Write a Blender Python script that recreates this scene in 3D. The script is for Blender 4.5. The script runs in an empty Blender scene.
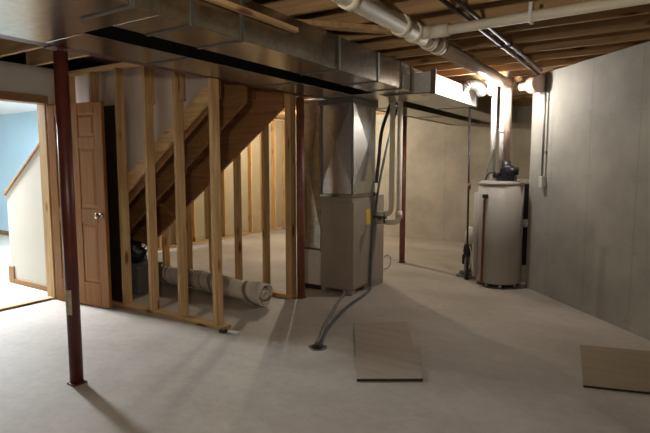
import bpy, bmesh, math, random
from mathutils import Vector, Matrix, noise
random.seed(7)
C = bpy.context.scene.collection
PI = math.pi

# ------------------------------------------------------------------ materials
def mat(name, col, rough=.7, metal=0., noise_amt=.0, scale=4., stretch=(1,1,1), bump=0., bscale=None, emit=None, estr=0., detail=4., spec=None):
    m = bpy.data.materials.new(name); m.use_nodes = True
    nt = m.node_tree; b = nt.nodes['Principled BSDF']
    b.inputs['Base Color'].default_value = (*col, 1)
    b.inputs['Roughness'].default_value = rough
    b.inputs['Metallic'].default_value = metal
    if spec is not None: b.inputs['Specular IOR Level'].default_value = spec
    if emit:
        b.inputs['Emission Color'].default_value = (*emit, 1); b.inputs['Emission Strength'].default_value = estr
    if noise_amt or bump:
        tc = nt.nodes.new('ShaderNodeTexCoord'); mp = nt.nodes.new('ShaderNodeMapping')
        mp.inputs['Scale'].default_value = stretch
        nt.links.new(tc.outputs['Object'], mp.inputs['Vector'])
        n = nt.nodes.new('ShaderNodeTexNoise'); n.inputs['Scale'].default_value = scale; n.inputs['Detail'].default_value = detail
        nt.links.new(mp.outputs['Vector'], n.inputs['Vector'])
        if noise_amt:
            r = nt.nodes.new('ShaderNodeValToRGB')
            r.color_ramp.elements[0].position = .3; r.color_ramp.elements[1].position = .7
            r.color_ramp.elements[0].color = (*[c*(1-noise_amt) for c in col], 1)
            r.color_ramp.elements[1].color = (*[min(1, c*(1+noise_amt)) for c in col], 1)
            nt.links.new(n.outputs['Fac'], r.inputs['Fac']); nt.links.new(r.outputs['Color'], b.inputs['Base Color'])
        if bump:
            n2 = n
            if bscale:
                n2 = nt.nodes.new('ShaderNodeTexNoise'); n2.inputs['Scale'].default_value = bscale; n2.inputs['Detail'].default_value = 5
                nt.links.new(mp.outputs['Vector'], n2.inputs['Vector'])
            bp = nt.nodes.new('ShaderNodeBump'); bp.inputs['Strength'].default_value = bump; bp.inputs['Distance'].default_value = .02
            nt.links.new(n2.outputs['Fac'], bp.inputs['Height']); nt.links.new(bp.outputs['Normal'], b.inputs['Normal'])
    return m

def wood(name, col, axis, dark=.65, rough=.65, knots=True):
    """pine: fine grain stretched along one axis, a few dark knots, board to board variation"""
    m = bpy.data.materials.new(name); m.use_nodes = True
    nt = m.node_tree; N = nt.nodes.new; L = nt.links.new; b = nt.nodes['Principled BSDF']
    b.inputs['Roughness'].default_value = rough; b.inputs['Specular IOR Level'].default_value = .3
    tc = N('ShaderNodeTexCoord'); mp = N('ShaderNodeMapping')
    s = [22, 22, 22]; s[axis] = 1.3
    mp.inputs['Scale'].default_value = s; L(tc.outputs['Object'], mp.inputs['Vector'])
    oi = N('ShaderNodeObjectInfo'); ad = N('ShaderNodeVectorMath'); ad.operation = 'ADD'
    mu = N('ShaderNodeMath'); mu.operation = 'MULTIPLY'; mu.inputs[1].default_value = 37.
    L(oi.outputs['Random'], mu.inputs[0]); L(mp.outputs['Vector'], ad.inputs[0]); L(mu.outputs[0], ad.inputs[1])
    n = N('ShaderNodeTexNoise'); n.inputs['Scale'].default_value = 1.6; n.inputs['Detail'].default_value = 5
    L(ad.outputs[0], n.inputs['Vector'])
    r = N('ShaderNodeValToRGB'); r.color_ramp.elements[0].position = .32; r.color_ramp.elements[1].position = .62
    r.color_ramp.elements[0].color = (*[c*dark for c in col], 1); r.color_ramp.elements[1].color = (*col, 1)
    L(n.outputs['Fac'], r.inputs['Fac'])
    out = r.outputs['Color']
    if knots:
        mp2 = N('ShaderNodeMapping'); s2 = [13, 13, 13]; s2[axis] = 4.; mp2.inputs['Scale'].default_value = s2
        L(tc.outputs['Object'], mp2.inputs['Vector'])
        ad2 = N('ShaderNodeVectorMath'); ad2.operation = 'ADD'; L(mp2.outputs['Vector'], ad2.inputs[0]); L(mu.outputs[0], ad2.inputs[1])
        v = N('ShaderNodeTexVoronoi'); v.inputs['Scale'].default_value = .55; L(ad2.outputs[0], v.inputs['Vector'])
        r2 = N('ShaderNodeValToRGB'); r2.color_ramp.elements[0].position = .1; r2.color_ramp.elements[1].position = .2
        r2.color_ramp.elements[0].color = (.35, .22, .13, 1); r2.color_ramp.elements[1].color = (1, 1, 1, 1)
        L(v.outputs['Distance'], r2.inputs['Fac'])
        mx = N('ShaderNodeMix'); mx.data_type = 'RGBA'; mx.blend_type = 'MULTIPLY'; mx.inputs['Factor'].default_value = 1
        L(out, mx.inputs['A']); L(r2.outputs['Color'], mx.inputs['B']); out = mx.outputs['Result']
    hs = N('ShaderNodeHueSaturation'); mr = N('ShaderNodeMapRange'); mr.inputs['To Min'].default_value = .85; mr.inputs['To Max'].default_value = 1.12
    L(oi.outputs['Random'], mr.inputs['Value']); L(mr.outputs[0], hs.inputs['Value']); L(out, hs.inputs['Color'])
    L(hs.outputs['Color'], b.inputs['Base Color'])
    bp = N('ShaderNodeBump'); bp.inputs['Strength'].default_value = .15; bp.inputs['Distance'].default_value = .004
    L(n.outputs['Fac'], bp.inputs['Height']); L(bp.outputs['Normal'], b.inputs['Normal'])
    return m

def concrete_floor():
    m = bpy.data.materials.new('concrete_floor'); m.use_nodes = True
    nt = m.node_tree; N = nt.nodes.new; L = nt.links.new; b = nt.nodes['Principled BSDF']
    tc = N('ShaderNodeTexCoord')
    def nz(scale, detail, rough=.5, st=(1, 1, 1)):
        mp = N('ShaderNodeMapping'); mp.inputs['Scale'].default_value = st; L(tc.outputs['Object'], mp.inputs['Vector'])
        n = N('ShaderNodeTexNoise'); n.inputs['Scale'].default_value = scale; n.inputs['Detail'].default_value = detail; n.inputs['Roughness'].default_value = rough
        L(mp.outputs['Vector'], n.inputs['Vector']); return n
    big = nz(.9, 4, .55, (1, 1.5, 1)); fine = nz(14, 6, .7)
    r = N('ShaderNodeValToRGB'); r.color_ramp.elements[0].position = .33; r.color_ramp.elements[1].position = .68
    r.color_ramp.elements[0].color = (.40, .345, .285, 1); r.color_ramp.elements[1].color = (.56, .50, .43, 1)
    L(big.outputs['Fac'], r.inputs['Fac'])
    mx = N('ShaderNodeMix'); mx.data_type = 'RGBA'; mx.blend_type = 'MULTIPLY'; mx.inputs['Factor'].default_value = .35
    r2 = N('ShaderNodeValToRGB'); r2.color_ramp.elements[0].position = .3; r2.color_ramp.elements[1].position = .6
    r2.color_ramp.elements[0].color = (.6, .6, .6, 1); r2.color_ramp.elements[1].color = (1, 1, 1, 1)
    L(fine.outputs['Fac'], r2.inputs['Fac']); L(r.outputs['Color'], mx.inputs['A']); L(r2.outputs['Color'], mx.inputs['B'])
    # pale patch of new mortar around the drain
    d = N('ShaderNodeVectorMath'); d.operation = 'DISTANCE'; d.inputs[1].default_value = (-2.14, 3.23, 0)
    nd = nz(6, 3); sc = N('ShaderNodeVectorMath'); sc.operation = 'SCALE'; sc.inputs['Scale'].default_value = .22
    L(nd.outputs['Color'], sc.inputs[0]); ad = N('ShaderNodeVectorMath'); ad.operation = 'ADD'
    L(tc.outputs['Object'], ad.inputs[0]); L(sc.outputs[0], ad.inputs[1])
    sb = N('ShaderNodeVectorMath'); sb.operation = 'SUBTRACT'; sb.inputs[1].default_value = (.11, .11, .11)
    L(ad.outputs[0], sb.inputs[0]); L(sb.outputs[0], d.inputs[0])
    mr = N('ShaderNodeMapRange'); mr.inputs['From Min'].default_value = .1; mr.inputs['From Max'].default_value = .34
    mr.inputs['To Min'].default_value = .8; mr.inputs['To Max'].default_value = 0; L(d.outputs['Value'], mr.inputs['Value'])
    m2 = N('ShaderNodeMix'); m2.data_type = 'RGBA'; m2.inputs['B'].default_value = (.72, .66, .56, 1)
    L(mr.outputs[0], m2.inputs['Factor']); L(mx.outputs['Result'], m2.inputs['A'])
    L(m2.outputs['Result'], b.inputs['Base Color'])
    rr = N('ShaderNodeMapRange'); rr.inputs['To Min'].default_value = .5; rr.inputs['To Max'].default_value = .8
    L(big.outputs['Fac'], rr.inputs['Value']); L(rr.outputs[0], b.inputs['Roughness'])
    bp = N('ShaderNodeBump'); bp.inputs['Strength'].default_value = .12; bp.inputs['Distance'].default_value = .01
    L(fine.outputs['Fac'], bp.inputs['Height']); L(bp.outputs['Normal'], b.inputs['Normal'])
    return m

def concrete_wall(name, col, dirv, org, pitch=.61):
    """poured concrete: vertical form-panel seams every 2 ft, small tie holes, blotches"""
    m = bpy.data.materials.new(name); m.use_nodes = True
    nt = m.node_tree; N = nt.nodes.new; L = nt.links.new; b = nt.nodes['Principled BSDF']
    b.inputs['Roughness'].default_value = .8; b.inputs['Specular IOR Level'].default_value = .3
    tc = N('ShaderNodeTexCoord')
    n = N('ShaderNodeTexNoise'); n.inputs['Scale'].default_value = 1.6; n.inputs['Detail'].default_value = 6; n.inputs['Roughness'].default_value = .6
    L(tc.outputs['Object'], n.inputs['Vector'])
    r = N('ShaderNodeValToRGB'); r.color_ramp.elements[0].position = .3; r.color_ramp.elements[1].position = .7
    r.color_ramp.elements[0].color = (*[c*.72 for c in col], 1); r.color_ramp.elements[1].color = (*[c*1.1 for c in col], 1)
    L(n.outputs['Fac'], r.inputs['Fac'])
    sub = N('ShaderNodeVectorMath'); sub.operation = 'SUBTRACT'; sub.inputs[1].default_value = org; L(tc.outputs['Object'], sub.inputs[0])
    dt = N('ShaderNodeVectorMath'); dt.operation = 'DOT_PRODUCT'; dt.inputs[1].default_value = dirv; L(sub.outputs[0], dt.inputs[0])
    pp = N('ShaderNodeMath'); pp.operation = 'PINGPONG'; pp.inputs[1].default_value = pitch/2; L(dt.outputs['Value'], pp.inputs[0])
    seam = N('ShaderNodeMapRange'); seam.inputs['From Min'].default_value = .0; seam.inputs['From Max'].default_value = .012
    seam.inputs['To Min'].default_value = .84; seam.inputs['To Max'].default_value = 1; L(pp.outputs[0], seam.inputs['Value'])
    cx = N('ShaderNodeCombineXYZ'); L(pp.outputs[0], cx.inputs[0])
    sp = N('ShaderNodeSeparateXYZ'); L(sub.outputs[0], sp.inputs[0])
    pz = N('ShaderNodeMath'); pz.operation = 'PINGPONG'; pz.inputs[1].default_value = .3; L(sp.outputs['Z'], pz.inputs[0])
    L(pz.outputs[0], cx.inputs[1])
    ds = N('ShaderNodeVectorMath'); ds.operation = 'DISTANCE'; ds.inputs[1].default_value = (.03, .02, 0); L(cx.outputs[0], ds.inputs[0])
    hole = N('ShaderNodeMapRange'); hole.inputs['From Min'].default_value = .012; hole.inputs['From Max'].default_value = .02
    hole.inputs['To Min'].default_value = .9; hole.inputs['To Max'].default_value = 1; L(ds.outputs['Value'], hole.inputs['Value'])
    mm = N('ShaderNodeMath'); mm.operation = 'MULTIPLY'; L(seam.outputs[0], mm.inputs[0]); L(hole.outputs[0], mm.inputs[1])
    mx = N('ShaderNodeMix'); mx.data_type = 'RGBA'; mx.blend_type = 'MULTIPLY'; mx.inputs['Factor'].default_value = 1
    L(r.outputs['Color'], mx.inputs['A']); L(mm.outputs[0], mx.inputs['B']); L(mx.outputs['Result'], b.inputs['Base Color'])
    n2 = N('ShaderNodeTexNoise'); n2.inputs['Scale'].default_value = 25; n2.inputs['Detail'].default_value = 4; L(tc.outputs['Object'], n2.inputs['Vector'])
    a2 = N('ShaderNodeMath'); a2.operation = 'ADD'; L(mm.outputs[0], a2.inputs[0])
    s2 = N('ShaderNodeMath'); s2.operation = 'MULTIPLY'; s2.inputs[1].default_value = .3; L(n2.outputs['Fac'], s2.inputs[0]); L(s2.outputs[0], a2.inputs[1])
    bp = N('ShaderNodeBump'); bp.inputs['Strength'].default_value = .25; bp.inputs['Distance'].default_value = .01
    L(a2.outputs[0], bp.inputs['Height']); L(bp.outputs['Normal'], b.inputs['Normal'])
    return m

def rug_mat():
    m = bpy.data.materials.new('rug_wool'); m.use_nodes = True
    nt = m.node_tree; N = nt.nodes.new; L = nt.links.new; b = nt.nodes['Principled BSDF']
    b.inputs['Roughness'].default_value = 1; b.inputs['Specular IOR Level'].default_value = .05
    uv = N('ShaderNodeUVMap'); mp = N('ShaderNodeMapping'); mp.inputs['Rotation'].default_value = (0, 0, .5)
    L(uv.outputs[0], mp.inputs['Vector'])
    n = N('ShaderNodeTexNoise'); n.inputs['Scale'].default_value = 2.2; n.inputs['Detail'].default_value = 2
    mp3 = N('ShaderNodeMapping'); mp3.inputs['Scale'].default_value = (5.5, .2, 1); L(mp.outputs[0], mp3.inputs['Vector']); L(mp3.outputs[0], n.inputs['Vector'])
    r = N('ShaderNodeValToRGB'); cr = r.color_ramp; cr.interpolation = 'EASE'
    cr.elements[0].position = .39; cr.elements[0].color = (.28, .21, .155, 1)
    cr.elements[1].position = .47; cr.elements[1].color = (.70, .62, .52, 1)
    e = cr.elements.new(.6); e.color = (.78, .70, .60, 1)
    e = cr.elements.new(.68); e.color = (.40, .31, .24, 1)
    L(n.outputs['Fac'], r.inputs['Fac']); L(r.outputs['Color'], b.inputs['Base Color'])
    n2 = N('ShaderNodeTexNoise'); n2.inputs['Scale'].default_value = 160; L(uv.outputs[0], n2.inputs['Vector'])
    bp = N('ShaderNodeBump'); bp.inputs['Strength'].default_value = .5; bp.inputs['Distance'].default_value = .006
    L(n2.outputs['Fac'], bp.inputs['Height']); L(bp.outputs['Normal'], b.inputs['Normal'])
    return m

PINE = (.66, .42, .19)
M = dict(
    floor=concrete_floor(),
    carpet=mat('pale_carpet', (.52, .505, .475), 1, noise_amt=.12, scale=60, bump=.4, bscale=220),
    cw_back=concrete_wall('concrete_back_wall', (.47, .425, .35), (1, 0, 0), (-3.27, 0, 0), 1.22),
    cw_right=concrete_wall('concrete_angled_wall', (.40, .38, .335), (.676, -.737, 0), (-.93, 5.9, .1), .61),
    cw_plain=mat('concrete_plain', (.44, .40, .34), .85, noise_amt=.15, scale=2, bump=.2, bscale=20),
    drywall=mat('painted_drywall', (.62, .60, .55), .85, noise_amt=.03, scale=3),
    paper=mat('drywall_paper_back', (.56, .45, .385), .9, noise_amt=.08, scale=2),
    cream=mat('cream_paint', (.48, .44, .365), .8, noise_amt=.02, scale=3),
    blue=mat('light_blue_paint', (.46, .66, .77), .8, noise_amt=.04, scale=1),
    white=mat('white_paint', (.80, .79, .76), .8, noise_amt=.02, scale=3),
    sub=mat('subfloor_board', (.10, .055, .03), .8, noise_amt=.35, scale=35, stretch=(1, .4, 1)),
    px=wood('pine_along_x', PINE, 0), py=wood('pine_along_y', PINE, 1), pz=wood('pine_along_z', PINE, 2),
    jx=wood('joist_lumber', (.50, .31, .15), 0, .7),
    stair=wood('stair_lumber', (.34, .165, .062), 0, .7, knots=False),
    insul=mat('kraft_faced_panel', (.43, .35, .22), .85, noise_amt=.06, scale=3),
    trimw=wood('stained_trim', (.30, .16, .06), 2, .8, knots=False),
    trimwx=wood('stained_trim_horizontal', (.30, .16, .06), 0, .8, knots=False),
    trimwy=wood('stained_trim_across', (.30, .17, .08), 1, .8, knots=False),
    door=wood('varnished_oak_door', (.36, .150, .036), 2, .75, rough=.5, knots=False),
    galv=mat('galvanised_steel', (.40, .375, .32), .24, 1., noise_amt=.16, scale=22, bump=.03, bscale=4),
    duct_lit=mat('bulb_lit_duct_steel', (.72, .71, .68), .5, .35, noise_amt=.08, scale=26, bump=.03, bscale=5),  # duct steel with the bulb's glare put into a paler, duller-metal colour
    galv2=mat('galvanised_steel_bright', (.68, .68, .68), .27, .95, noise_amt=.1, scale=26, bump=.03, bscale=5),
    seam=mat('duct_cleat', (.15, .145, .13), .5, .7, noise_amt=.1, scale=20),
    redsteel=mat('red_oxide_steel', (.085, .022, .015), .45, .0, noise_amt=.3, scale=14, bump=.1),
    redpost=mat('red_post_paint', (.10, .022, .014), .4, 0, noise_amt=.25, scale=10),
    redpost2=mat('lighter_red_post_paint', (.22, .075, .045), .45, 0, noise_amt=.25, scale=12),  # lighter red for the second and third posts
    pvc=mat('white_pvc', (.82, .74, .58), .6, noise_amt=.05, scale=6),
    pvcw=mat('bright_white_pvc', (.84, .82, .78), .4, noise_amt=.04, scale=5),
    pvct=mat('tan_pipe', (.50, .37, .29), .45, noise_amt=.08, scale=6),
    black=mat('black_rubber', (.012, .012, .013), .45, noise_amt=.2, scale=20),
    gap_shade=mat('black_gap_shade', (.008, .008, .008), 1., spec=.0, noise_amt=.2, scale=20),
    hose=mat('smoky_hose', (.10, .115, .14), .3, noise_amt=.15, scale=20),
    tube=mat('tan_tube', (.30, .25, .20), .45, noise_amt=.1, scale=12),
    blackpipe=mat('black_iron_pipe', (.022, .018, .018), .5, .0, noise_amt=.3, scale=15),
    furn=mat('taupe_enamel', (.33, .275, .225), .45, noise_amt=.05, scale=4),
    heater=mat('heater_enamel', (.42, .385, .335), .6, noise_amt=.04, scale=3),
    heatertop=mat('heater_cap_grey', (.38, .35, .31), .6, noise_amt=.04, scale=3),
    copper=mat('aged_copper', (.22, .09, .045), .45, .7, noise_amt=.25, scale=20),
    yellow=mat('yellow_sticker', (.70, .52, .05), .6, noise_amt=.1, scale=30),
    sticker=mat('worn_paper_sticker', (.48, .40, .30), .7, noise_amt=.25, scale=30),
    chrome=mat('dark_brass_knob', (.42, .36, .28), .2, 1.),
    ply=wood('plywood_face', (.46, .38, .30), 0, .85, knots=False),
    plyedge=mat('plywood_edge', (.05, .03, .018), .9, noise_amt=.5, scale=60),
    brownboard=wood('brown_board_face', (.33, .25, .16), 0, .85, knots=False),
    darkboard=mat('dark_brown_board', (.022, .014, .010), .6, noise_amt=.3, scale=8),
    bin=mat('grey_plastic', (.15, .15, .145), .5, noise_amt=.08, scale=10),
    bag=mat('black_plastic_bag', (.010, .009, .009), .3, noise_amt=.2, scale=10, bump=.5, bscale=14),
    rug=rug_mat(),
    porcelain=mat('porcelain', (.8, .78, .72), .3, noise_amt=.02, scale=8),
    bulb=mat('lit_bulb', (1, .9, .8), .4, emit=(1.0, .95, .90), estr=620.),
    bulbw=mat('lit_warm_bulb', (1, .85, .6), .4, emit=(1.0, .90, .71), estr=2300.),
    bulb_fill=mat('lit_fill_bulb', (1, .9, .8), .4, emit=(1.0, .90, .76), estr=820.),
    panel=mat('lit_diffuser', (1, 1, 1), .5, emit=(.86, .93, 1.0), estr=800.),
    greymetal=mat('grey_metal', (.30, .29, .28), .4, .7, noise_amt=.1, scale=15),
    wplastic=mat('pale_plastic', (.62, .61, .58), .35, noise_amt=.05, scale=12),
    insulw=mat('white_foam', (.75, .74, .70), .8, noise_amt=.05, scale=12),
)

# ------------------------------------------------------------------ mesh helpers
class MB:
    def __init__(s): s.bm = bmesh.new()
    def box(s, x0, y0, z0, x1, y1, z1):
        vs = [s.bm.verts.new(p) for p in ((x0,y0,z0),(x1,y0,z0),(x1,y1,z0),(x0,y1,z0),(x0,y0,z1),(x1,y0,z1),(x1,y1,z1),(x0,y1,z1))]
        for f in ((3,2,1,0),(4,5,6,7),(0,1,5,4),(1,2,6,5),(2,3,7,6),(3,0,4,7)): s.bm.faces.new([vs[i] for i in f])
        return s
    def prism(s, pts, off):
        """polygon (3-D points) extruded by vector off"""
        off = Vector(off); a = [s.bm.verts.new(p) for p in pts]; b = [s.bm.verts.new(Vector(p)+off) for p in pts]
        n = len(pts); s.bm.faces.new(a[::-1]); s.bm.faces.new(b)
        for i in range(n): s.bm.faces.new((a[i], a[(i+1)%n], b[(i+1)%n], b[i]))
        return s
    def tube(s, pts, r, seg=14, cap=True):
        pts = [Vector(p) for p in pts]; rs = r if isinstance(r, (list, tuple)) else [r]*len(pts)
        rings = []; up = None
        for i, p in enumerate(pts):
            d = (pts[min(i+1, len(pts)-1)] - pts[max(i-1, 0)]).normalized()
            if up is None: up = Vector((0,0,1)) if abs(d.z) < .9 else Vector((1,0,0))
            a = d.cross(up).normalized(); up = a.cross(d).normalized()
            rings.append([s.bm.verts.new(p + rs[i]*(math.cos(2*PI*k/seg)*a + math.sin(2*PI*k/seg)*up)) for k in range(seg)])
        for i in range(len(rings)-1):
            for k in range(seg):
                f = s.bm.faces.new((rings[i][k], rings[i][(k+1)%seg], rings[i+1][(k+1)%seg], rings[i+1][k])); f.smooth = True
        if cap:
            s.bm.faces.new(rings[0][::-1]); s.bm.faces.new(rings[-1])
        return s
    def lathe(s, prof, seg=32, c=(0,0,0), axis='z'):
        rings = []
        for r, h in prof:
            ring = []
            for k in range(seg):
                a = 2*PI*k/seg; x, y = r*math.cos(a), r*math.sin(a)
                p = (x, y, h) if axis == 'z' else ((h, x, y) if axis == 'x' else (y, h, x))
                ring.append(s.bm.verts.new(Vector(p)+Vector(c)))
            rings.append(ring)
        for i in range(len(rings)-1):
            for k in range(seg):
                f = s.bm.faces.new((rings[i][k], rings[i][(k+1)%seg], rings[i+1][(k+1)%seg], rings[i+1][k])); f.smooth = True
        s.bm.faces.new(rings[0][::-1]); s.bm.faces.new(rings[-1])
        return s
    def crossbreak(s, c, u, v, n, hu, hv, b):
        """sheet-metal panel with an X crease: four triangles meeting at a raised centre"""
        c, u, v, n = map(Vector, (c, u, v, n))
        q = [s.bm.verts.new(c + a*hu*u + e*hv*v) for a, e in ((-1,-1),(1,-1),(1,1),(-1,1))]
        m = s.bm.verts.new(c + b*n)
        for i in range(4): s.bm.faces.new((q[i], q[(i+1)%4], m))
        return s
    def build(s, name, m, parent=None, bevel=0., smooth_angle=None):
        bmesh.ops.recalc_face_normals(s.bm, faces=s.bm.faces)
        me = bpy.data.meshes.new(name); s.bm.to_mesh(me); s.bm.free(); me.materials.append(m)
        o = bpy.data.objects.new(name, me); C.objects.link(o)
        if parent is not None:
            o.parent = parent
        if bevel:
            bv = o.modifiers.new('bevel', 'BEVEL'); bv.width = bevel; bv.segments = 2; bv.limit_method = 'ANGLE'; bv.angle_limit = math.radians(50)
        return o

def tag(o, label, cat, group=None, kind=None):
    if label: o['label'] = label
    if cat: o['category'] = cat
    if group: o['group'] = group
    if kind: o['kind'] = kind
    return o
def thing(name, label, cat, group=None, loc=(0,0,0), rz=0):
    o = bpy.data.objects.new(name, None); o.empty_display_size = .1; C.objects.link(o)
    o.location = loc; o.rotation_euler = (0, 0, rz); return tag(o, label, cat, group)
def struct(o): o['kind'] = 'structure'; return o
def box(name, m, b, parent=None, bevel=0.): return MB().box(*b).build(name, m, parent, bevel)
def arc(p0, p1, p2, n=8):
    p0, p1, p2 = map(Vector, (p0, p1, p2))
    return [(1-t)**2*p0 + 2*t*(1-t)*p1 + t*t*p2 for t in [i/n for i in range(n+1)]]
def spline(pts, n=8):
    P = [Vector(p) for p in pts]; P = [2*P[0]-P[1]] + P + [2*P[-1]-P[-2]]; out = []
    for i in range(1, len(P)-2):
        for k in range(n):
            t = k/n; a, b, c, d = P[i-1:i+3]
            out.append(.5*((2*b) + (c-a)*t + (2*a-5*b+4*c-d)*t*t + (-a+3*b-3*c+d)*t**3))
    out.append(P[-2]); return out

JZ = 2.41          # underside of the joists
DZ = 2.12          # underside of the ducts
BZ = 2.14          # underside of the steel beam

# ------------------------------------------------------------------ the setting
fl = MB().box(-7.1, -4.2, -.1, 5.1, 9.3, 0).build('floor', M['floor']); struct(fl)
cp = MB().box(-12.1, -1.6, -.1, -7.1, 5.2, .012).box(-7.1, -1.6, 0.0005, -5.36, 3.02, .012).build('floor_carpet', M['carpet']); struct(cp)
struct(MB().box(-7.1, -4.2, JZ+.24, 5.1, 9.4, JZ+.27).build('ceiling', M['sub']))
struct(MB().box(-12.1, -1.6, 2.40, -5.47, 5.2, 2.43).build('ceiling_finished', M['white']))
# back wall with a narrow ledge line
struct(MB().box(-7.1, 9.2, 0, -.9, 9.4, BZ+.0).box(-7.1, 9.23, BZ, -.9, 9.4, JZ).build('wall_back', M['cw_back']))
struct(MB().box(-7.1, 9.22, JZ, -.9, 9.4, JZ+.24).build('trim_rim', M['jx']))
# angled concrete wall on the right and its returns
A0, A1 = Vector((-1.2, 6.19, 0)), Vector((.05, 4.80, 0))
d = (A1-A0).normalized()
struct(MB().prism([A0, A1, (.3, 4.98, 0), (-.98, 6.35, 0)], (0, 0, JZ)).build('wall_right', M['cw_right']))
struct(MB().prism([(-1.2, 6.19, 0), (-.98, 6.35, 0), (-.98, 9.2, 0), (-1.2, 9.2, 0)], (0, 0, JZ)).build('wall_return', M['cw_plain']))
struct(MB().prism([(.05, 4.80, 0), (5.1, 4.80, 0), (5.1, 4.98, 0), (.3, 4.98, 0)], (0, 0, JZ)).build('wall_bay', M['cw_plain']))
struct(box('wall_side', M['cw_plain'], (5.0, -4.2, 0, 5.2, 4.8, JZ)))
struct(box('wall_rear', M['cw_plain'], (-7.1, -4.4, 0, 5.2, -4.2, JZ)))
# left drywall partition with the doorway (opening y 1.45 .. 2.93)
wl = MB().box(-5.42, -4.2, 0, -5.30, 1.45, JZ).box(-5.42, 1.45, 2.07, -5.30, 2.93, JZ).box(-5.42, 2.93, 0, -5.30, 3.09, JZ)
struct(wl.build('wall_left', M['drywall']))
struct(MB().box(-5.435, 1.43, 2.045, -5.285, 2.95, 2.125).build('trim_1', M['trimwy'], None, .004))
struct(MB().box(-5.30, 2.925, 0, -5.282, 3.03, 2.045).box(-5.43, 2.905, 0, -5.285, 2.93, 2.045).build('trim_2', M['pz'], None, .003))
struct(MB().box(-5.37, 1.45, 0.0125, -5.29, 2.9, .022).build('trim_3', M['py']))
# finished room beyond
struct(box('wall_hall', M['blue'], (-12.1, 5.1, 0, -7.02, 5.2, 2.4)))
struct(box('wall_far', M['white'], (-12.2, -1.6, 0, -12.1, 5.2, 2.4)))
struct(box('wall_near', M['white'], (-12.2, -1.7, 0, -5.42, -1.6, 2.4)))
struct(box('baseboard_hall', M['trimwx'], (-12.1, 5.08, .012, -7.02, 5.1, .10)))
# half wall beside the foot of the stairs
sl = .69
def hz(x): return 1.08 + sl*(x+6.43)
struct(MB().prism([(-6.43, 3.03, .0), (-5.425, 3.03, .0), (-5.425, 3.03, hz(-5.425)), (-6.43, 3.03, hz(-6.43))], (0, .11, 0)).build('wall_stair', M['cream']))
struct(MB().prism([(-6.47, 3.015, hz(-6.47)+.003), (-5.425, 3.015, hz(-5.425)+.003), (-5.425, 3.015, hz(-5.425)+.04), (-6.47, 3.015, hz(-6.47)+.04)], (0, .14, 0)).build('trim_4', M['trimwx'], None, .004))
struct(MB().box(-6.46, 3.01, .012, -6.34, 3.03, .22).build('trim_5', M['trimw'], None, .003))
struct(MB().box(-6.34, 3.012, .012, -5.43, 3.03, .075).build('baseboard_stair', M['trimwx'], None, .003))
# drywall added to stop finished-room light leaking past the stairs
def under(x): return .49 + .74*(x+5.23)       # underside line of the stringers
struct(MB().prism([(-7.02, 4.225, 0), (-5.85, 4.225, .03), (-3.25, 4.225, under(-3.25)+.06), (-3.25, 4.225, JZ), (-7.02, 4.225, JZ)], (0, .012, 0)).build('wall_light_stop', M['paper']))
# paper-backed drywall above the near stringer
struct(MB().prism([(-5.29, 3.232, .70), (-3.22, 3.232, 2.14), (-3.22, 3.232, 2.14), (-3.22, 3.232, 2.39), (-5.29, 3.232, 2.39)][:2] + [(-3.22, 3.232, 2.39), (-5.29, 3.232, 2.39)], (0, .012, 0)).build('wall_stair_near', M['paper'])) if False else \
struct(MB().prism([(-5.29, 3.232, .70), (-3.22, 3.232, 2.13), (-3.22, 3.232, 2.39), (-5.29, 3.232, 2.39)], (0, .012, 0)).build('wall_stair_near', M['paper']))
# partition at the far left of the unfinished room: panel on studs
pt = MB().box(-7.02, 5.2, 0, -7.0, 9.2, JZ)
struct(pt.build('wall_partition', M['insul']))

# ------------------------------------------------------------------ joists
ys = [(k, 2.412 + .406*k) for k in range(-3, 17)]
ordn = ['first', 'second', 'third', 'fourth', 'fifth', 'sixth', 'seventh', 'eighth', 'ninth', 'tenth', 'eleventh', 'twelfth', 'thirteenth', 'fourteenth', 'fifteenth']
for k, y in ys:
    x0 = -5.42
    if 3.1 < y < 4.3: x0 = -3.17
    if y > 4.3: x0 = -6.99
    x1 = 4.9
    if y > 4.75: x1 = .3
    if y > 6.2: x1 = -.9
    o = MB().box(x0, y, JZ, x1, y+.038, JZ+.24).build('floor_joist', M['jx'], None, .003)
    if k >= 3: lab = 'bare wooden floor joist overhead, %s one beyond the white branch pipe towards the back wall' % ordn[k-3]
    else: lab = 'bare wooden floor joist overhead, %s one this side of the white branch pipe' % ordn[2-k]
    tag(o, lab, 'joist', 'floor joists overhead')
tag(MB().box(-1.990, 1.68, 2.26, -1.950, 2.72, 2.288).build('furring_strip', M['py'], None, .003), 'wooden furring strip along the right side of the big duct, near end', 'lumber')

bd = Vector((.60, .68, 0)).normalized(); bn = Vector((-bd.y, bd.x, 0))*.045; b0, b1 = Vector((-2.25, 2.80, 2.372)), Vector((-1.62, 3.51, 2.372))
tag(MB().prism([b0-bn, b1-bn, b1+bn, b0+bn], (0, 0, .036)).build('wood_brace', M['px'], None, .003), 'short wooden brace lying diagonally under the joists between the big duct and thick white pipe', 'lumber')

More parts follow.
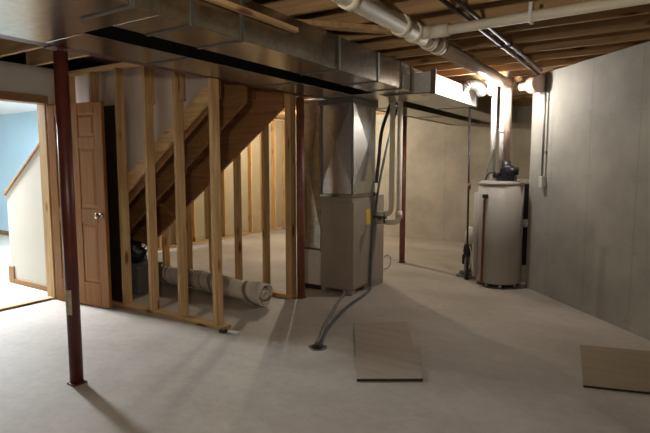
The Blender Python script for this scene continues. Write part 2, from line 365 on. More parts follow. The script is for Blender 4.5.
# ------------------------------------------------------------------ steel beam and posts
bmh = MB().box(-3.18, .2, BZ, -3.02, 9.2, BZ+.014).box(-3.18, .2, JZ-.016, -3.02, 9.2, JZ-.002).box(-3.106, .2, BZ+.014, -3.094, 9.2, JZ-.016)
tag(bmh.build('steel_beam', M['redsteel']), 'dark red steel I-beam resting on the three posts beside the ducts', 'beam')
def post(x, y, label, m, first=False):
    t = thing('support_post', label, 'post', 'red steel support posts', (x, y, 0))
    MB().lathe([(.041, .012), (.041, BZ-.03)], 24).build('pole', m, t)
    box('base_plate', m, (-.045, -.045, 0, .045, .045, .012), t, .003)
    MB().lathe([(.017, BZ-.08), (.017, BZ-.012)], 16).build('jack_screw', M['greymetal'], t)
    box('cap_plate', m, (-.075, -.06, BZ-.012, .05, .06, BZ), t, .002)
    if first:
        mb = MB(); n = 8; ring = []
        for z in (.47, .63):
            ring.append([mb.bm.verts.new((.0422*math.cos(a), .0422*math.sin(a), z)) for a in [math.radians(248 + 72*i/n) for i in range(n+1)]])
        for i in range(n): mb.bm.faces.new((ring[0][i], ring[0][i+1], ring[1][i+1], ring[1][i]))
        tag(mb.build('sticker', M['sticker'], t), 'worn pale paper sticker', None)
    return t
post(-3.10, 1.82, 'dark red steel support post standing alone in the left foreground, with a pale sticker', M['redpost'], True)
post(-3.12, 4.37, 'red steel support post just left of the furnace', M['redpost2'])
post(-3.03, 6.78, 'thin red steel support post beyond the furnace, beside its white pipes', M['redpost2'])

# ------------------------------------------------------------------ ducts
def seam_y(mb, y, x0, x1, z0, z1, w=.022, e=.007):
    mb.box(x0-e, y-w/2, z0-e, x1+e, y+w/2, z0); mb.box(x1, y-w/2, z0, x1+e, y+w/2, z1)
dt = thing('trunk_duct', 'long galvanised duct under the joists, on the right side of the dark gap', 'duct', 'sheet metal ducts', (-2.2, 3, DZ))
def D(b): return [b[0]+2.2, b[1]-3, b[2]-DZ, b[3]+2.2, b[4]-3, b[5]-DZ]
box('wide_section', M['galv'], D((-3.0, .45, DZ, -1.98, 1.66, 2.36)), dt, .003)
box('long_section', M['galv'], D((-2.35, 1.66, DZ, -2.0, 4.56, 2.36)), dt, .003)
box('plenum_section', M['galv'], D((-3.0, 4.56, DZ, -2.02, 5.30, 2.36)), dt, .003)
MB().box(*D((-2.02, 4.74, DZ, -1.85, 5.30, 2.31))).box(*D((-2.35, 5.30, DZ, -1.85, 6.25, 2.31))).build('rear_section', M['duct_lit'], dt, .003)
box('end_section', M['galv'], D((-2.35, 6.25, DZ, -1.98, 9.0, 2.36)), dt, .003)
for y, x1 in ((1.5, -1.98), (1.87, -2.0), (2.24, -2.0), (3.3, -2.0), (3.93, -2.0), (4.39, -2.0), (4.67, -2.02), (4.76, -1.85), (6.24, -1.85)):
    mb = MB(); b = D((-2.35, y-.012, DZ-.006, x1+.008, y+.012, DZ)); mb.box(*b)
    b = D((x1, y-.012, DZ, x1+.008, y+.012, 2.355 if x1 < -1.9 else 2.308)); mb.box(*b)
    if y == 4.76: mb.box(*D((x1-.0, y-.02, DZ-.02, x1+.05, y, 2.33)))
    mb.build('drive_cleat', M['seam'], dt)
da = thing('supply_duct', 'narrower galvanised duct between the steel beam and the dark gap', 'duct', 'sheet metal ducts', (-2.84, 3, DZ))
box('front_section', M['galv'], (-.16, -1.33, 0, .23, 1.55, .24), da, .003)
box('rear_section', M['galv'], (-.16, 2.31, 0, .24, 6.0, .24), da, .003)
for y in (-.6, .6, 2.8, 4.2):
    box('drive_cleat', M['seam'], (-.16, y-.012, -.006, .24, y+.012, 0), da)
bl = MB().box(-2.598, 1.662, DZ+.004, -2.352, 4.558, DZ+.02)  # flat black strip stands in for the shade between the ducts
tag(bl.build('gap_shade_strip', M['gap_shade']), 'black strip painting the shade in the gap between the two long ducts', 'gap_shade')
# flexible vent elbow beside the lit duct
fx = spline([(-1.847, 5.74, 2.27), (-1.80, 5.75, 2.31), (-1.755, 5.80, 2.32), (-1.71, 5.87, 2.29), (-1.69, 5.93, 2.23)], 14)
mb = MB(); mb.tube(fx, [.055 + (.007 if i % 4 < 2 else -.003) for i in range(len(fx))], 20)
# ------------------------------------------------------------------ plumbing overhead
dp = thing('drain_pipe', 'thick white plastic drain pipe running under the joists from the top centre to the back', 'pipe', None, (-1.44, 3.5, 2.325))
PR = .058
MB().tube([(0, -3.4, 0), (0, .05, 0)], PR, 24).build('pipe', M['pvc'], dp)
tag(MB().tube([(0, .05, 0), (0, 2.50, 0)], PR, 24).build('pipe', M['pvct'], dp), 'pipe run beyond the wye, its shade put into a duller colour', None)  # same white pipe, coloured darker to paint in the shade there
for y in (-1.02, -.34, -.14, .14, .32):
    MB().tube([(0, y-.03, 0), (0, y+.03, 0)], PR+.011, 24).build('coupling', M['pvc'], dp)
MB().tube([(0, -.10, 0), (.105, -.08, 0)], .045, 20).build('wye', M['pvc'], dp)
br = thing('branch_pipe', 'white plastic branch pipe crossing to the upper right from the wye', 'pipe', None, (-1.3, 3.42, 2.337))
MB().tube([(.06, 0, -.012), (3.2, -.03, .02)], .033, 20).build('pipe', M['pvc'], br)
MB().tube([(-.03, 0, -.012), (.09, 0, -.012)], .043, 20).build('coupling', M['pvc'], br)
st = MB()
st.box(.60, -.042, -.046, .62, -.038, .07); st.box(.60, .026, -.046, .62, .030, .07); st.box(.60, -.042, -.050, .62, .030, -.046)
st.build('hanger_strap', M['pvcw'], br)
for i, (x, lab) in enumerate(((-1.10, 'left one of two slim black iron pipes running side by side under the joists'), (-1.03, 'right one of two slim black iron pipes running side by side under the joists'))):
    t = thing('gas_pipe', lab, 'pipe', 'overhead iron pipes', (x, 4, 2.383))
    MB().tube([(0, -3.2, 0), (0, 1.7 if i else 2.0, 0)], .014, 12).build('pipe', M['blackpipe'], t)
    for y in (-1.3, .35): MB().tube([(0, y-.025, 0), (0, y+.025, 0)], .020, 12).build('coupling', M['blackpipe'], t)
fd = thing('flexible_duct', 'dark silver corrugated flexible vent elbow beside the bright duct', 'duct', None, (0, 0, 0))
mb.build('hose', M['seam'], fd)
MB().lathe([(.1, 0), (.1, .03)], 24, (-1.90, 5.02, 2.27), 'x').build('collar', M['seam'], fd) if False else None
# pipe stub entering the wall corner
ps = thing('wall_pipe', 'wide pale pipe end meeting the top left corner of the angled concrete wall', 'pipe', None, (-1.11, 5.94, 2.285))
MB().tube([(-.20, .12, .0), (-.06, .07, 0)], .045, 22).build('pipe', M['pvct'], ps)
MB().tube([(-.07, .08, 0), (.03, -.03, 0)], .09, 26).build('hub', M['pvct'], ps)

# ------------------------------------------------------------------ electrical conduit
cd = thing('conduit', 'thin grey metal conduit running down the angled concrete wall to a small box', 'conduit', None, (0, 0, 0))
nrm = Vector((-d.y*-1, d.x*-1, 0)); nrm = Vector((-.743, -.669, 0))
q = A0 + d*.30
MB().tube([q + nrm*.035 + Vector((0,0,1.30)), q + nrm*.035 + Vector((0,0,2.40))], .0125, 12).build('tube', M['greymetal'], cd)
mb = MB(); a = q + nrm*.004 - d*.033; mb.prism([a, a + d*.066, a + d*.066 + nrm*.05, a + nrm*.05], (0, 0, .12))
o = mb.build('junction_box', M['wplastic'], cd, .004); o.location = (0, 0, 1.18)
for z in (1.55, 2.1):
    mb = MB(); a = q - d*.03; mb.prism([a, a + d*.06, a + d*.06 + nrm*.006, a + nrm*.006], (0, 0, .02)); o = mb.build('clamp', M['greymetal'], cd); o.location = (0, 0, z)

# ------------------------------------------------------------------ furnace
FX0, FX1, FY0, FY1, FZ = -3.10, -2.70, 4.73, 5.27, 1.07
fu = thing('furnace', 'taupe furnace cabinet with a silver plenum on top, standing in the middle of the basement', 'furnace', None, (-2.9, 5.0, 0))
W, Dp, Bk = .20, .27, .50
mb = MB()
mb.box(-W, -Dp, .05, W, Bk, FZ)
mb.box(-W, -Dp, 0, -W+.06, Dp, .05); mb.box(W-.1, -Dp, 0, W, -Dp+.1, .05); mb.box(W-.06, Dp-.22, 0, W, Bk, .05)
mb.build('cabinet', M['furn'], fu, .006)
MB().box(-W+.012, -Dp-.010, .07, W-.006, -Dp, FZ-.05).build('front_panel', M['furn'], fu, .006)
MB().box(W, -Dp+.006, .07, W+.010, .30, FZ-.05).build('side_panel', M['furn'], fu, .006)
MB().box(-W-.006, -Dp-.012, FZ, W+.012, .30, FZ+.035).build('collar', M['galv'], fu, .003)
pz0, pz1 = FZ+.035, DZ-.002
mb = MB(); mb.box(-W+.003, -Dp+.012, pz0, W-.003, .27, pz1); mb.build('plenum', M['galv2'], fu, .002)
zc = (pz0+pz1)/2+.03
mb = MB().crossbreak((0, -Dp+.0105, zc), (1,0,0), (0,0,1), (0,-1,0), W-.012, (pz1-pz0)/2-.05, .035); mb.build('plenum_panel', M['galv2'], fu)
mb = MB().crossbreak((W-.0015, .01, zc), (0,1,0), (0,0,1), (1,0,0), .25, (pz1-pz0)/2-.05, .04); mb.build('plenum_panel', M['galv2'], fu)
MB().box(W-.012, -Dp+.0, pz0, W+.004, -Dp+.016, pz1).box(-W-.004, -Dp+.0, pz0, -W+.012, -Dp+.016, pz1).build('corner_bead', M['seam'], fu)
mb = MB().box(W+.010, .03, .75, W+.0115, .13, .93); tag(mb.build('sticker', M['yellow'], fu), 'yellow warning sticker', None)
MB().box(-W-.02, -Dp-.02, pz1-.05, W+.02, .285, pz1).build('top_flange', M['seam'], fu, .003)
# return drop
rd = thing('return_duct', 'upright silver duct between the red post and the furnace, on a white box', 'duct', None, (-3.27, 4.95, 0))
MB().box(-.135, -.19, .46, .145, .2, 2.115).build('drop', M['galv'], rd, .003)
MB().crossbreak((.005, -.192, 1.35), (1,0,0), (0,0,1), (0,-1,0), .13, .62, .03).build('drop_panel', M['galv'], rd)
MB().box(-.135, -.20, .06, .150, .2, .46).build('filter_box', M['wplastic'], rd, .005)
MB().box(-.115, -.17, 0, .13, .2, .06).build('base', M['black'], rd)
MB().box(-.14, -.198, .44, .15, -.19, .48).build('flange', M['seam'], rd)
# white intake and exhaust pipes at the furnace's right side
vp = thing('furnace_vent_pipe', 'pair of white plastic pipes dropping beside the furnace to an elbow in its side', 'pipe', None, (-2.47, 5.28, 0))
MB().tube([(-.03, 0, DZ-.004), (-.03, 0, .95)] + arc((-.03, 0, .95), (-.03, 0, .86), (-.12, 0, .86), 6)[1:] + [(-.218, 0, .86)], .03, 16).build('intake', M['pvc'], vp)
MB().tube([(.055, .02, DZ-.004), (.055, .02, .84)] + arc((.055, .02, .84), (.055, .02, .765), (-.02, .02, .765), 6)[1:] + [(-.218, .02, .765)], .03, 16).build('exhaust', M['pvc'], vp)
MB().tube([(.055, .02, .90), (.055, .02, .82)], .039, 16).build('elbow', M['pvc'], vp)
gv = thing('gas_valve', 'black gas valve with a cross handle against the white pipes beside the furnace', 'valve', None, (-2.525, 5.08, .84))
MB().tube([(-.10, 0, 0), (.06, 0, 0)], .013, 10).tube([(0, -.0, 0), (0, -.05, 0)], .02, 12).build('body', M['black'], gv)
MB().tube([(.05, -.03, -.06), (.05, -.03, .06)], .010, 8).build('handle', M['black'], gv)
# hoses
h1 = MB().tube(spline([(-2.56, 5.36, 2.115), (-2.60, 5.22, 1.81), (-2.60, 5.15, 1.48), (-2.61, 5.11, 1.22)], 8), .020, 10)
tag(h1.build('line_set', M['black']), 'thick black foam-wrapped line hanging from the duct right of the furnace plenum', 'hose')
h2 = MB().tube(spline([(-2.64, 5.70, 2.1), (-2.65, 5.52, 1.77), (-2.655, 5.39, 1.48), (-2.665, 5.27, 1.13), (-2.668, 5.15, .6), (-2.668, 5.10, .10), (-2.64, 5.04, .02), (-2.57, 4.72, .016), (-2.52, 4.38, .016), (-2.43, 4.02, .016), (-2.27, 3.54, .016), (-2.135, 3.26, .016), (-2.125, 3.235, .012)], 8), .0145, 10)
tag(h2.build('drain_hose', M['hose']), 'slim dark hose running down the furnace side and curving over the floor to the drain', 'hose')
h3 = MB().tube(spline([(-2.78, 4.70, .075), (-2.755, 4.66, .03), (-2.69, 4.46, .017), (-2.55, 4.12, .016), (-2.39, 3.72, .016), (-2.23, 3.40, .016), (-2.175, 3.25, .014)], 8), .0145, 10)
tag(h3.build('drain_tube', M['tube']), 'tan tube on the floor from the foot of the furnace front to the drain', 'hose')
cb = MB().tube(spline([(-2.69, 5.50, .32), (-2.65, 5.51, .34), (-2.61, 5.51, .31), (-2.615, 5.51, .22), (-2.65, 5.50, .18), (-2.69, 5.50, .17)], 8), .006, 8)
tag(cb.build('cable_loop', M['sticker']), 'small pale cable loop on the lower right side of the furnace', 'cable')
fdn = thing('floor_drain', 'small round floor drain where the furnace hoses end', 'drain', None, (-2.14, 3.22, 0))
MB().lathe([(.075, 0), (.075, .004), (.066, .006), (.05, .003)], 28).build('ring', M['greymetal'], fdn)
tag(MB().lathe([(.05, .0), (.05, .0042), (.02, .0044)], 24).build('grate', M['black'], fdn), 'dark open grate', None)

# ------------------------------------------------------------------ water heater
WX, WY = -1.50, 6.14
wh = thing('water_heater', 'off-white cylindrical water heater standing near the angled concrete wall', 'water heater', None, (WX, WY, 0))
R0 = .255
MB().lathe([(R0-.02, .05), (R0, .06), (R0, 1.19)], 56).build('tank', M['heater'], wh)
MB().lathe([(R0+.004, 1.19), (R0+.004, 1.215), (R0-.03, 1.235), (.02, 1.24)], 56).build('cap', M['heatertop'], wh)
MB().lathe([(R0+.0015, .02), (R0+.0015, .055), (R0-.03, .06)], 56).build('base_ring', M['black'], wh) if False else None
MB().lathe([(R0-.03, .03), (R0-.03, .052)], 48).build('base_pan', M['black'], wh)
for a in (200, 250, 290, 340, 60, 120):
    c, s = math.cos(math.radians(a)), math.sin(math.radians(a))
    MB().lathe([(.02, 0), (.024, .055)], 12, (c*(R0-.035), s*(R0-.035), 0)).build('foot', M['greymetal'], wh)
# discharge pipe down the front (direction towards the camera and to the left)
v = Vector((-WX, -WY, 0)).normalized(); side = Vector((v.y, -v.x, 0))
def wp(ang, r, z):
    a = math.radians(ang); w = v*math.cos(a) + side*math.sin(a); return w*r + Vector((0, 0, z))
LFT = 50 if (Vector((v.y, -v.x, 0)).dot(Vector((-.84, -.54, 0))) > 0) else -50
MB().tube([wp(LFT*.74, R0-.02, 1.06), wp(LFT*.74, R0+.03, 1.06), wp(LFT*.75, R0+.035, 1.0), wp(LFT*.78, R0+.03, .5), wp(LFT*.82, R0+.025, .04)], .014, 10).build('discharge_pipe', M['copper'], wh)
MB().tube([wp(LFT*.74, R0-.01, 1.065), wp(LFT*.74, R0+.05, 1.065)], .025, 12).build('relief_valve', M['blackpipe'], wh)
mb = MB(); a0 = wp(LFT*1.62, R0+.0, 0)
MB().tube([wp(LFT*1.5, R0+.018, .1), wp(LFT*1.5, R0+.018, 1.1)], .03, 10).build('cover_strip', M['heater'], wh)
# blower on top
tag(MB().lathe([(.062, -.07), (.085, -.05), (.085, .05), (.062, .07)], 24, (.09, -.06, 1.335), 'y').box(-.03, -.12, 1.241, .17, .02, 1.29).build('blower_housing', M['black'], wh), 'black draft blower', None)
MB().tube([(.062, -.05, 1.30), (.062, -.05, 1.463)], .05, 18).build('blower_outlet', M['black'], wh)
MB().tube([(.09, -.12, 1.35), (.215, -.11, 1.35)], .045, 14).build('blower_motor', M['black'], wh)
MB().tube([(-.07, -.10, 1.30), (.0, -.10, 1.30)], .03, 12).build('gas_control', M['blackpipe'], wh)
MB().tube(arc((-.14, -.16, 1.245), (-.12, -.14, 1.36), (-.03, -.14, 1.33), 8), .008, 8).build('cable', M['black'], wh)
# three vent / water pipes above
def riser(dx, dy, z0, r, m, lab, coup=()):
    t = thing('riser_pipe', lab, 'pipe', 'upright pipes above the water heater', (WX+dx, WY+dy, z0))
    MB().tube([(0,0,0), (0,0,JZ+.1-z0)], r, 18).build('pipe', m, t)
    for z in coup: MB().tube([(0,0,z-.03), (0,0,z+.03)], r*1.18, 18).build('coupling', m, t)
riser(-.105, -.02, 1.243, .031, M['pvcw'], 'leftmost white upright pipe above the water heater')
riser(-.022, .04, 1.243, .031, M['pvcw'], 'middle white upright pipe above the water heater, with a coupling', (.58,))
riser(.062, -.05, 1.465, .038, M['pvct'], 'tan upright vent pipe rising from the black blower of the water heater')
sp = MB().tube([(WX+.12, WY+.03, 1.30), (WX+.135, WY+.03, 2.3)], .008, 8)
tag(MB().tube(spline([(WX-.17, WY-.06, 1.245), (WX-.13, WY-.09, 1.42), (WX-.075, WY-.07, 1.62)], 8), .009, 8).build('water_line', M['greymetal']), 'thin grey flexible line leaning against the leftmost white pipe above the water heater', 'pipe')
# black gas pipe left of the heater
gp = thing('gas_drop_pipe', 'thin black gas pipe dropping from the ceiling to the floor left of the water heater', 'pipe', None, (-1.90, 6.22, 0))
MB().tube([(-.02, 0, DZ-.004), (0, 0, .10)], .0125, 12).build('pipe', M['blackpipe'], gp)
MB().tube([(0, 0, .02), (0, 0, .14)], .02, 12).build('drip_leg', M['blackpipe'], gp)
MB().lathe([(.03, 0), (.03, .02)], 14).build('foot_cap', M['blackpipe'], gp)
MB().tube([(-.003, 0, 1.12), (-.003, 0, 1.20)], .022, 12).build('coupling', M['copper'], gp)
# small upright appliance beside the heater
va = thing('upright_vacuum', 'small grey and white upright floor appliance with a black middle, left of the water heater', 'vacuum cleaner', None, (-1.94, 6.40, 0))
mb = MB(); mb.box(-.13, -.10, .0, .09, .06, .035); mb.box(-.10, -.07, .035, .06, .05, .07); mb.build('floor_head', M['greymetal'], va, .012)
MB().tube([(0, 0, .06), (-.01, 0, .2), (-.012, 0, .27)], [.045, .05, .035], 16).build('canister', M['greymetal'], va)
MB().tube([(-.05, -.01, .16), (-.05, -.01, .28)], .028, 14).build('motor', M['black'], va)
MB().tube([(-.01, 0, .27), (-.012, 0, .33)], [.05, .055], 16).tube([(-.012, 0, .33), (-.012, 0, .42)], [.058, .045], 16).build('hub', M['black'], va)
MB().tube([(-.005, 0, .42), (0, 0, .55), (.012, 0, .64)], [.05, .055, .03], 16).build('head', M['insulw'], va)
MB().tube(spline([(.02, -.04, .10), (.05, -.06, .2), (.045, -.05, .33), (.02, -.03, .40)], 6), .010, 8).build('hose', M['wplastic'], va)
# black tank between the heater and the wall
bt = thing('softener_tank', 'narrow black tank on a white foot squeezed between the water heater and the concrete wall', 'tank', None, (-1.335, 6.58, 0))
MB().lathe([(.10, .20), (.105, .24), (.105, 1.14), (.09, 1.19)], 32).build('tank', M['black'], bt)
MB().lathe([(.11, 0), (.115, .02), (.11, .20)], 32).build('foot', M['insulw'], bt)
MB().lathe([(.095, 1.19), (.095, 1.24), (.04, 1.25)], 28).build('lid', M['insulw'], bt)
MB().lathe([(.012, -.05), (.034, -.035), (.042, 0), (.034, .035), (.012, .05)], 20, (.058, -.115, .72)).build('knob', M['insulw'], bt)

# ------------------------------------------------------------------ lamps (bare bulbs in porcelain holders)
def lamp(x, y, lab, bm_, zt=JZ, grp='bare bulb ceiling lamps', r=.034, drop=0.):
    t = thing('ceiling_lamp', lab, 'lamp', grp, (x, y, zt))
    if drop: MB().lathe([(.05 if drop < .2 else .006, drop-.001), (.05 if drop < .2 else .006, 0)], 8).build('ceiling_box', M['greymetal'], t)
    MB().lathe([(.062, -.001), (.062, -.02), (.035, -.035), (.03, -.055)], 28).build('lampholder', M['porcelain'], t)
    tag(MB().lathe([(.014, -.056), (.018, -.07), (r*.9, -.095), (r, -.115), (r*.85, -.135), (r*.45, -.149), (.004, -.153)], 18).build('bulb', bm_, t), 'glowing bulb', None)
lamp(-1.545, 5.72, 'glaring bare bulb under the joists above the water heater', M['bulb'], JZ-.075, drop=.075)
lamp(-5.3, 7.70, 'warm bare bulb in the back area behind the stairs', M['bulbw'])
lamp(-.9, .55, 'added fill bulb hanging on a cord, out of view nearly above the viewer', M['bulb_fill'], 1.99, drop=.42)  # unseen fill bulb, added to light the near pipes and joists
cl = thing('flush_light', 'flat white ceiling light in the finished room beyond the doorway', 'lamp', None, (-7.3, 2.78, 2.4))
MB().lathe([(.22, -.001), (.22, -.03), (.2, -.035)], 36).build('rim', M['white'], cl)
MB().lathe([(.195, -.0355), (.19, -.045), (.02, -.05)], 36).build('diffuser', M['panel'], cl)

# ------------------------------------------------------------------ framing
sw = thing('stud_wall', 'open pine stud wall standing in front of the stairs', 'framing', None, (-4.2, 3.145, 0))
def S(x0, y0, z0, x1, y1, z1): return (x0+4.2, y0-3.145, z0, x1+4.2, y1-3.145, z1)
MB().box(*S(-5.29, 3.10, 0, -3.03, 3.19, .038)).build('bottom_plate', M['px'], sw, .003)
MB().box(*S(-5.29, 3.10, 2.345, -3.20, 3.19, 2.383)).build('top_plate', M['px'], sw, .003)
for x in (-5.20, -4.79, -4.385, -3.975, -3.57):
    MB().box(*S(x-.019, 3.101, .038, x+.019, 3.189, 2.345)).build('stud', M['pz'], sw, .002)
MB().box(*S(-3.15, 3.101, .038, -3.112, 3.189, BZ-.002)).build('stud', M['pz'], sw, .002)
for x in (-3.975, -3.57):   # short cripples against the studs at the top
    MB().box(*S(x+.02, 3.14, 1.98, x+.058, 3.188, 2.345)).build('cripple', M['pz'], sw, .002)
ck = MB().box(-3.045, 3.06, 0, -2.985, 3.10, .03)
tag(ck.build('metal_bracket', M['black'], None, .004), 'small black bracket on the floor at the right end of the stud wall plate', 'bracket')
tag(MB().box(-2.975, 3.09, 0, -2.88, 3.14, .018).build('wood_scrap', M['insulw'], None, .004), 'small pale wood scrap at the right end of the stud wall plate', 'scrap')
s2 = thing('rear_stud_wall', 'open pine stud wall behind the rolled rug, under the far side of the stairs', 'framing', None, (-4.2, 4.32, 0))
def S2(x0, y0, z0, x1, y1, z1): return (x0+4.2, y0-4.32, z0, x1+4.2, y1-4.32, z1)
MB().box(*S2(-5.35, 4.275, 0, -3.17, 4.365, .038)).build('bottom_plate', M['px'], s2, .003)
MB().box(*S2(-5.35, 4.275, JZ-.04, -3.25, 4.365, JZ-.002)).build('top_plate', M['px'], s2, .003)
for x in (-5.2, -4.78, -4.37, -3.96, -3.55):
    MB().box(*S2(x-.019, 4.276, .038, x+.019, 4.364, JZ-.04)).build('stud', M['pz'], s2, .002)
for x in (-3.25, -3.211): MB().box(*S2(x, 4.276, .038, x+.038, 4.364, BZ-.002)).build('stud', M['pz'], s2, .002)
s3 = thing('partition_framing', 'row of lit studs against the kraft faced panel at the far left behind the stairs', 'framing', None, (-6.95, 7.2, 0))
MB().box(-.048, -1.98, 0, .04, 1.98, .038).build('bottom_plate', M['py'], s3, .003)
MB().box(-.048, -1.98, JZ-.04, .04, 1.98, JZ-.002).build('top_plate', M['py'], s3, .003)
for i in range(11):
    y = -1.96 + i*.39
    MB().box(-.048, y-.019, .038, .04, y+.019, JZ-.04).build('stud', M['pz'], s3, .002)
# ------------------------------------------------------------------ stairs
stc = thing('staircase', 'unfinished wooden staircase seen from below, rising to the right behind the studs', 'staircase', None, (-6.4, 3.7, 0))
OX, OY = 6.4, -3.7
rise, run = .19, .257
def top(x): return under(x) + .34
xs0, xs1 = -5.86, -3.195
for y in (3.262, 3.60, 4.165):
    pts = [(xs0, under(xs0)+.04)] if under(xs0) > 0 else [(xs0, .005)]
    pts = [(-5.88, .005), (xs1, under(xs1))]
    # sawtooth on top
    saw = []
    n = 0; x = -6.38; z = 0
    while x < xs1 - .02:
        z += rise
        saw.append((x, z-.026)); x2 = min(x + run, xs1); saw.append((x2, z-.026)); x = x2
    poly = [(-6.38, .005)] + saw
    poly = [(px_, max(.005, pz_)) for px_, pz_ in poly]
    full = pts + poly[::-1]
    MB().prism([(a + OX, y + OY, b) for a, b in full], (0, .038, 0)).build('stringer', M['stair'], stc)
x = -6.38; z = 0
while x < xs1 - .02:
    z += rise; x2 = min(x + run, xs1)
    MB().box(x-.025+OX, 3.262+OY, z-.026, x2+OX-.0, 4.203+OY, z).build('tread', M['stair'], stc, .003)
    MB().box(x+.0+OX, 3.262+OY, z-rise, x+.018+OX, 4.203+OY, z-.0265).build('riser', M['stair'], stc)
    x = x2
# nailer along the lower edge of the drywall
def nl(x): return 1.175 + .697*(x+4.60)
MB().prism([(a+4.2, 3.192-3.145, nl(a)-b) for a, b in ((-5.28, .16), (-3.23, .16), (-3.23, 0), (-5.28, 0))], (0, .038, 0)).build('sloping_nailer', M['px'], sw, .003)

# ------------------------------------------------------------------ door
dr = bpy.data.objects.new('door_1', None); C.objects.link(dr); dr['kind'] = 'structure'
dr.location = (-5.235, 2.915, 0.012); dr.rotation_euler = (0, 0, math.radians(5.5))
DW, DH, DT = .80, 2.01, .035
mb = MB(); mb.box(0, -.010, 0, DW, .010, DH)
for x0, x1 in ((0, .11), (.345, .455), (DW-.11, DW)): mb.box(x0, -.0175, 0, x1, .0175, DH)
rails = ((0, .24), (.83, .98), (1.57, 1.68), (1.90, DH))
for z0, z1 in rails:
    mb.box(.11, -.0175, z0, .345, .0175, z1); mb.box(.455, -.0175, z0, DW-.11, .0175, z1)
mb.build('door_leaf', M['door'], dr, .004)
mb = MB()
for z0, z1 in ((.24, .83), (.98, 1.57), (1.68, 1.90)):
    for x0, x1 in ((.11, .345), (.455, DW-.11)):
        for sy in (-1, 1):
            a = [mb.bm.verts.new((x, sy*.010, z)) for x, z in ((x0+.012, z0+.012), (x1-.012, z0+.012), (x1-.012, z1-.012), (x0+.012, z1-.012))]
            b = [mb.bm.verts.new((x, sy*.0165, z)) for x, z in ((x0+.04, z0+.04), (x1-.04, z0+.04), (x1-.04, z1-.04), (x0+.04, z1-.04))]
            mb.bm.faces.new(b)
            for i in range(4): mb.bm.faces.new((a[i], a[(i+1)%4], b[(i+1)%4], b[i]))
mb.build('raised_panel', M['door'], dr)
kn = MB().lathe([(.03, -.018), (.03, -.024), (.012, -.028), (.012, -.045), (.024, -.052), (.03, -.064), (.024, -.076), (.006, -.08)], 24, (DW-.065, 0, .915), 'y')
tag(kn.build('door_knob', M['chrome'], dr), 'dark brass knob', None)
for z in (.2, 1.0, 1.8): MB().tube([(-.006, -.0, z), (-.006, -.0, z+.09)], .007, 10).build('hinge', M['chrome'], dr)
# dark board behind the door
tag(MB().box(-4.76, 3.193, .04, -4.41, 3.21, 1.98).build('dark_board', M['darkboard'], None, .003), 'dark brown board standing just behind the right edge of the open door', 'board') if False else \
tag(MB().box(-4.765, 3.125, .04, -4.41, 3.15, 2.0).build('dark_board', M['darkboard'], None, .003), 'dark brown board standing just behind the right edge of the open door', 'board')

# ------------------------------------------------------------------ stuff on the floor
sb = thing('storage_bin', 'grey plastic bin on the floor under the stairs, behind the studs', 'bin', None, (-4.83, 3.62, 0))
mb = MB(); a = [(-.17,-.13,0),(.17,-.13,0),(.17,.13,0),(-.17,.13,0)]; b = [(-.20,-.16,.30),(.20,-.16,.30),(.20,.16,.30),(-.20,.16,.30)]
va_ = [mb.bm.verts.new(p) for p in a]; vb_ = [mb.bm.verts.new(p) for p in b]
mb.bm.faces.new(va_[::-1]); mb.bm.faces.new(vb_)
for i in range(4): mb.bm.faces.new((va_[i], va_[(i+1)%4], vb_[(i+1)%4], vb_[i]))
mb.build('tub', M['bin'], sb, .012)
MB().box(-.215, -.175, .30, .215, .175, .33).build('lid', M['bin'], sb, .008)
bm = bmesh.new(); bmesh.ops.create_icosphere(bm, subdivisions=4, radius=1)
for v_ in bm.verts:
    k = 1 + .22*noise.noise(v_.co*1.9) + .08*noise.noise(v_.co*5)
    v_.co = Vector((v_.co.x*.17*k, v_.co.y*.13*k, max(-.55, v_.co.z)*.15*k))
zmin = min(v_.co.z for v_ in bm.verts)
for v_ in bm.verts: v_.co.z -= zmin
for f in bm.faces: f.smooth = True
mb = MB(); mb.bm.free(); mb.bm = bm
o = mb.build('trash_bag', M['bag']); o.location = (-4.90, 3.62, .331); tag(o, 'black plastic bag lying on the grey bin under the stairs', 'bag')
# rolled rug
rg = bmesh.new(); uvl = rg.loops.layers.uv.new('UVMap')
X0, X1, NX, NT = -4.98, -3.24, 60, 150
turns = 4.3; r0, r1 = .022, .118; grid = []; L = 0; lens = []
prev = None
for i in range(NT+1):
    t = i/NT; a = 2*PI*turns*t - 1.0 - 2*PI*turns + 0; r = r0 + (r1-r0)*t; p = Vector((r*math.cos(a), r*math.sin(a)*.93, 0))
    if prev is not None: L += (p-prev).length
    prev = p; lens.append(L)
    row = []
    for j in range(NX+1):
        s = j/NX; x = X0 + (X1-X0)*s
        w = 1 + .2*noise.noise(Vector((x*4.1, math.cos(a)*.8, math.sin(a)*.8)))*t + .03*noise.noise(Vector((x*11, math.cos(a)*2, math.sin(a)*2)))*t
        yb = .05*math.sin(s*5.) - .02*s
        tel = .025*math.sin(t*9) if j == NX else 0
        row.append(rg.verts.new((x + tel, p.x*w*1.06 + yb, p.y*w)))
    grid.append(row)
for i in range(NT):
    for j in range(NX):
        f = rg.faces.new((grid[i][j], grid[i][j+1], grid[i+1][j+1], grid[i+1][j])); f.smooth = True
        for lp, (u_, v_) in zip(f.loops, ((j, i), (j+1, i), (j+1, i+1), (j, i+1))): lp[uvl].uv = ((X1-X0)*u_/NX, lens[v_])
zm = min(v_.co.z for v_ in rg.verts)
for v_ in rg.verts: v_.co.z += -zm + .007
mb = MB(); mb.bm.free(); mb.bm = rg
o = mb.build('rolled_rug', M['rug']); o.location = (0, 3.97, 0)
sd = o.modifiers.new('thick', 'SOLIDIFY'); sd.thickness = .013; sd.offset = 0
tag(o, 'rolled up cream and brown rug lying on the floor behind the front studs', 'rug')
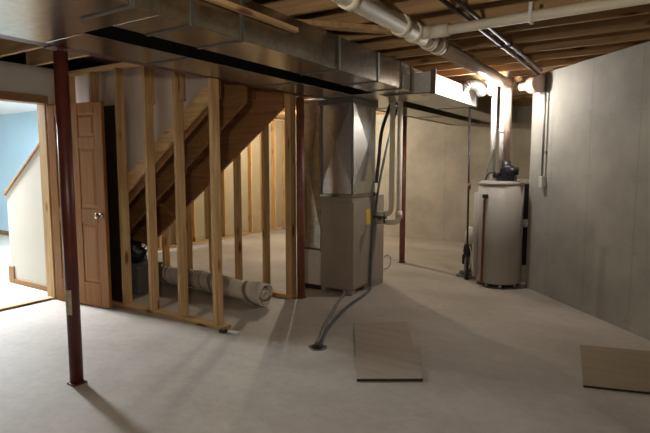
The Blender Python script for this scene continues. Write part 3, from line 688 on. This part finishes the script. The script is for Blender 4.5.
# loose boards on the floor
pb = MB().prism([(-2.18, 3.86, .001), (-1.575, 2.84, .001), (-1.215, 3.08, .001), (-1.45, 3.62, .001), (-1.50, 3.60, .001), (-1.80, 4.16, .001)], (0, 0, .016))
pbo = thing('plywood_sheet', 'plywood offcut lying flat on the concrete floor in front of the furnace', 'board', None, (0, 0, 0))
pb.build('panel', M['ply'], pbo)
tag(MB().prism([(-1.577, 2.836, .001), (-1.213, 3.076, .001), (-1.211, 3.073, .001), (-1.575, 2.833, .001)], (0, 0, .015)).build('broken_edge', M['plyedge'], pbo), 'dark broken front edge', None)
bb = thing('brown_sheet', 'brown board lying flat on the floor at the right edge, below the angled wall', 'board', None, (0, 0, 0))
MB().prism([(-.31, 3.55, .001), (1.0, 3.96, .001), (.78, 4.70, .001), (-.42, 4.36, .001)], (0, 0, .012)).build('panel', M['brownboard'], bb)
tag(MB().prism([(-.31, 3.547, .001), (1.0, 3.957, .001), (1.001, 3.953, .001), (-.309, 3.543, .001)], (0, 0, .0115)).build('broken_edge', M['plyedge'], bb), 'dark ragged front edge', None)

# ------------------------------------------------------------------ world, camera, view
w = bpy.data.worlds.new('World'); bpy.context.scene.world = w; w.use_nodes = True
w.node_tree.nodes['Background'].inputs[0].default_value = (.05, .05, .055, 1); w.node_tree.nodes['Background'].inputs[1].default_value = .3
F, CX, CY, HY, H = 510., 325., 216.5, 165., 1.42
p = math.atan((CY-HY)/F); a = math.atan(330/(F/math.cos(p)))
cp_, sp_, ca, sa = math.cos(p), math.sin(p), math.cos(a), math.sin(a)
R = Vector((ca, sa, 0)); Fw = Vector((-sa*cp_, ca*cp_, -sp_)); U = Vector((-sa*sp_, ca*sp_, cp_))
cam = bpy.data.cameras.new('Camera'); cam.sensor_width = 36; cam.lens = F/650*36; cam.clip_start = .05
co = bpy.data.objects.new('Camera', cam); C.objects.link(co)
mw = Matrix(((R.x, U.x, -Fw.x, 0), (R.y, U.y, -Fw.y, 0), (R.z, U.z, -Fw.z, H), (0, 0, 0, 1)))
co.matrix_world = mw
sc = bpy.context.scene; sc.camera = co
sc.view_settings.view_transform = 'Standard'; sc.view_settings.look = 'None'; sc.view_settings.gamma = 1; sc.view_settings.exposure = 0.32
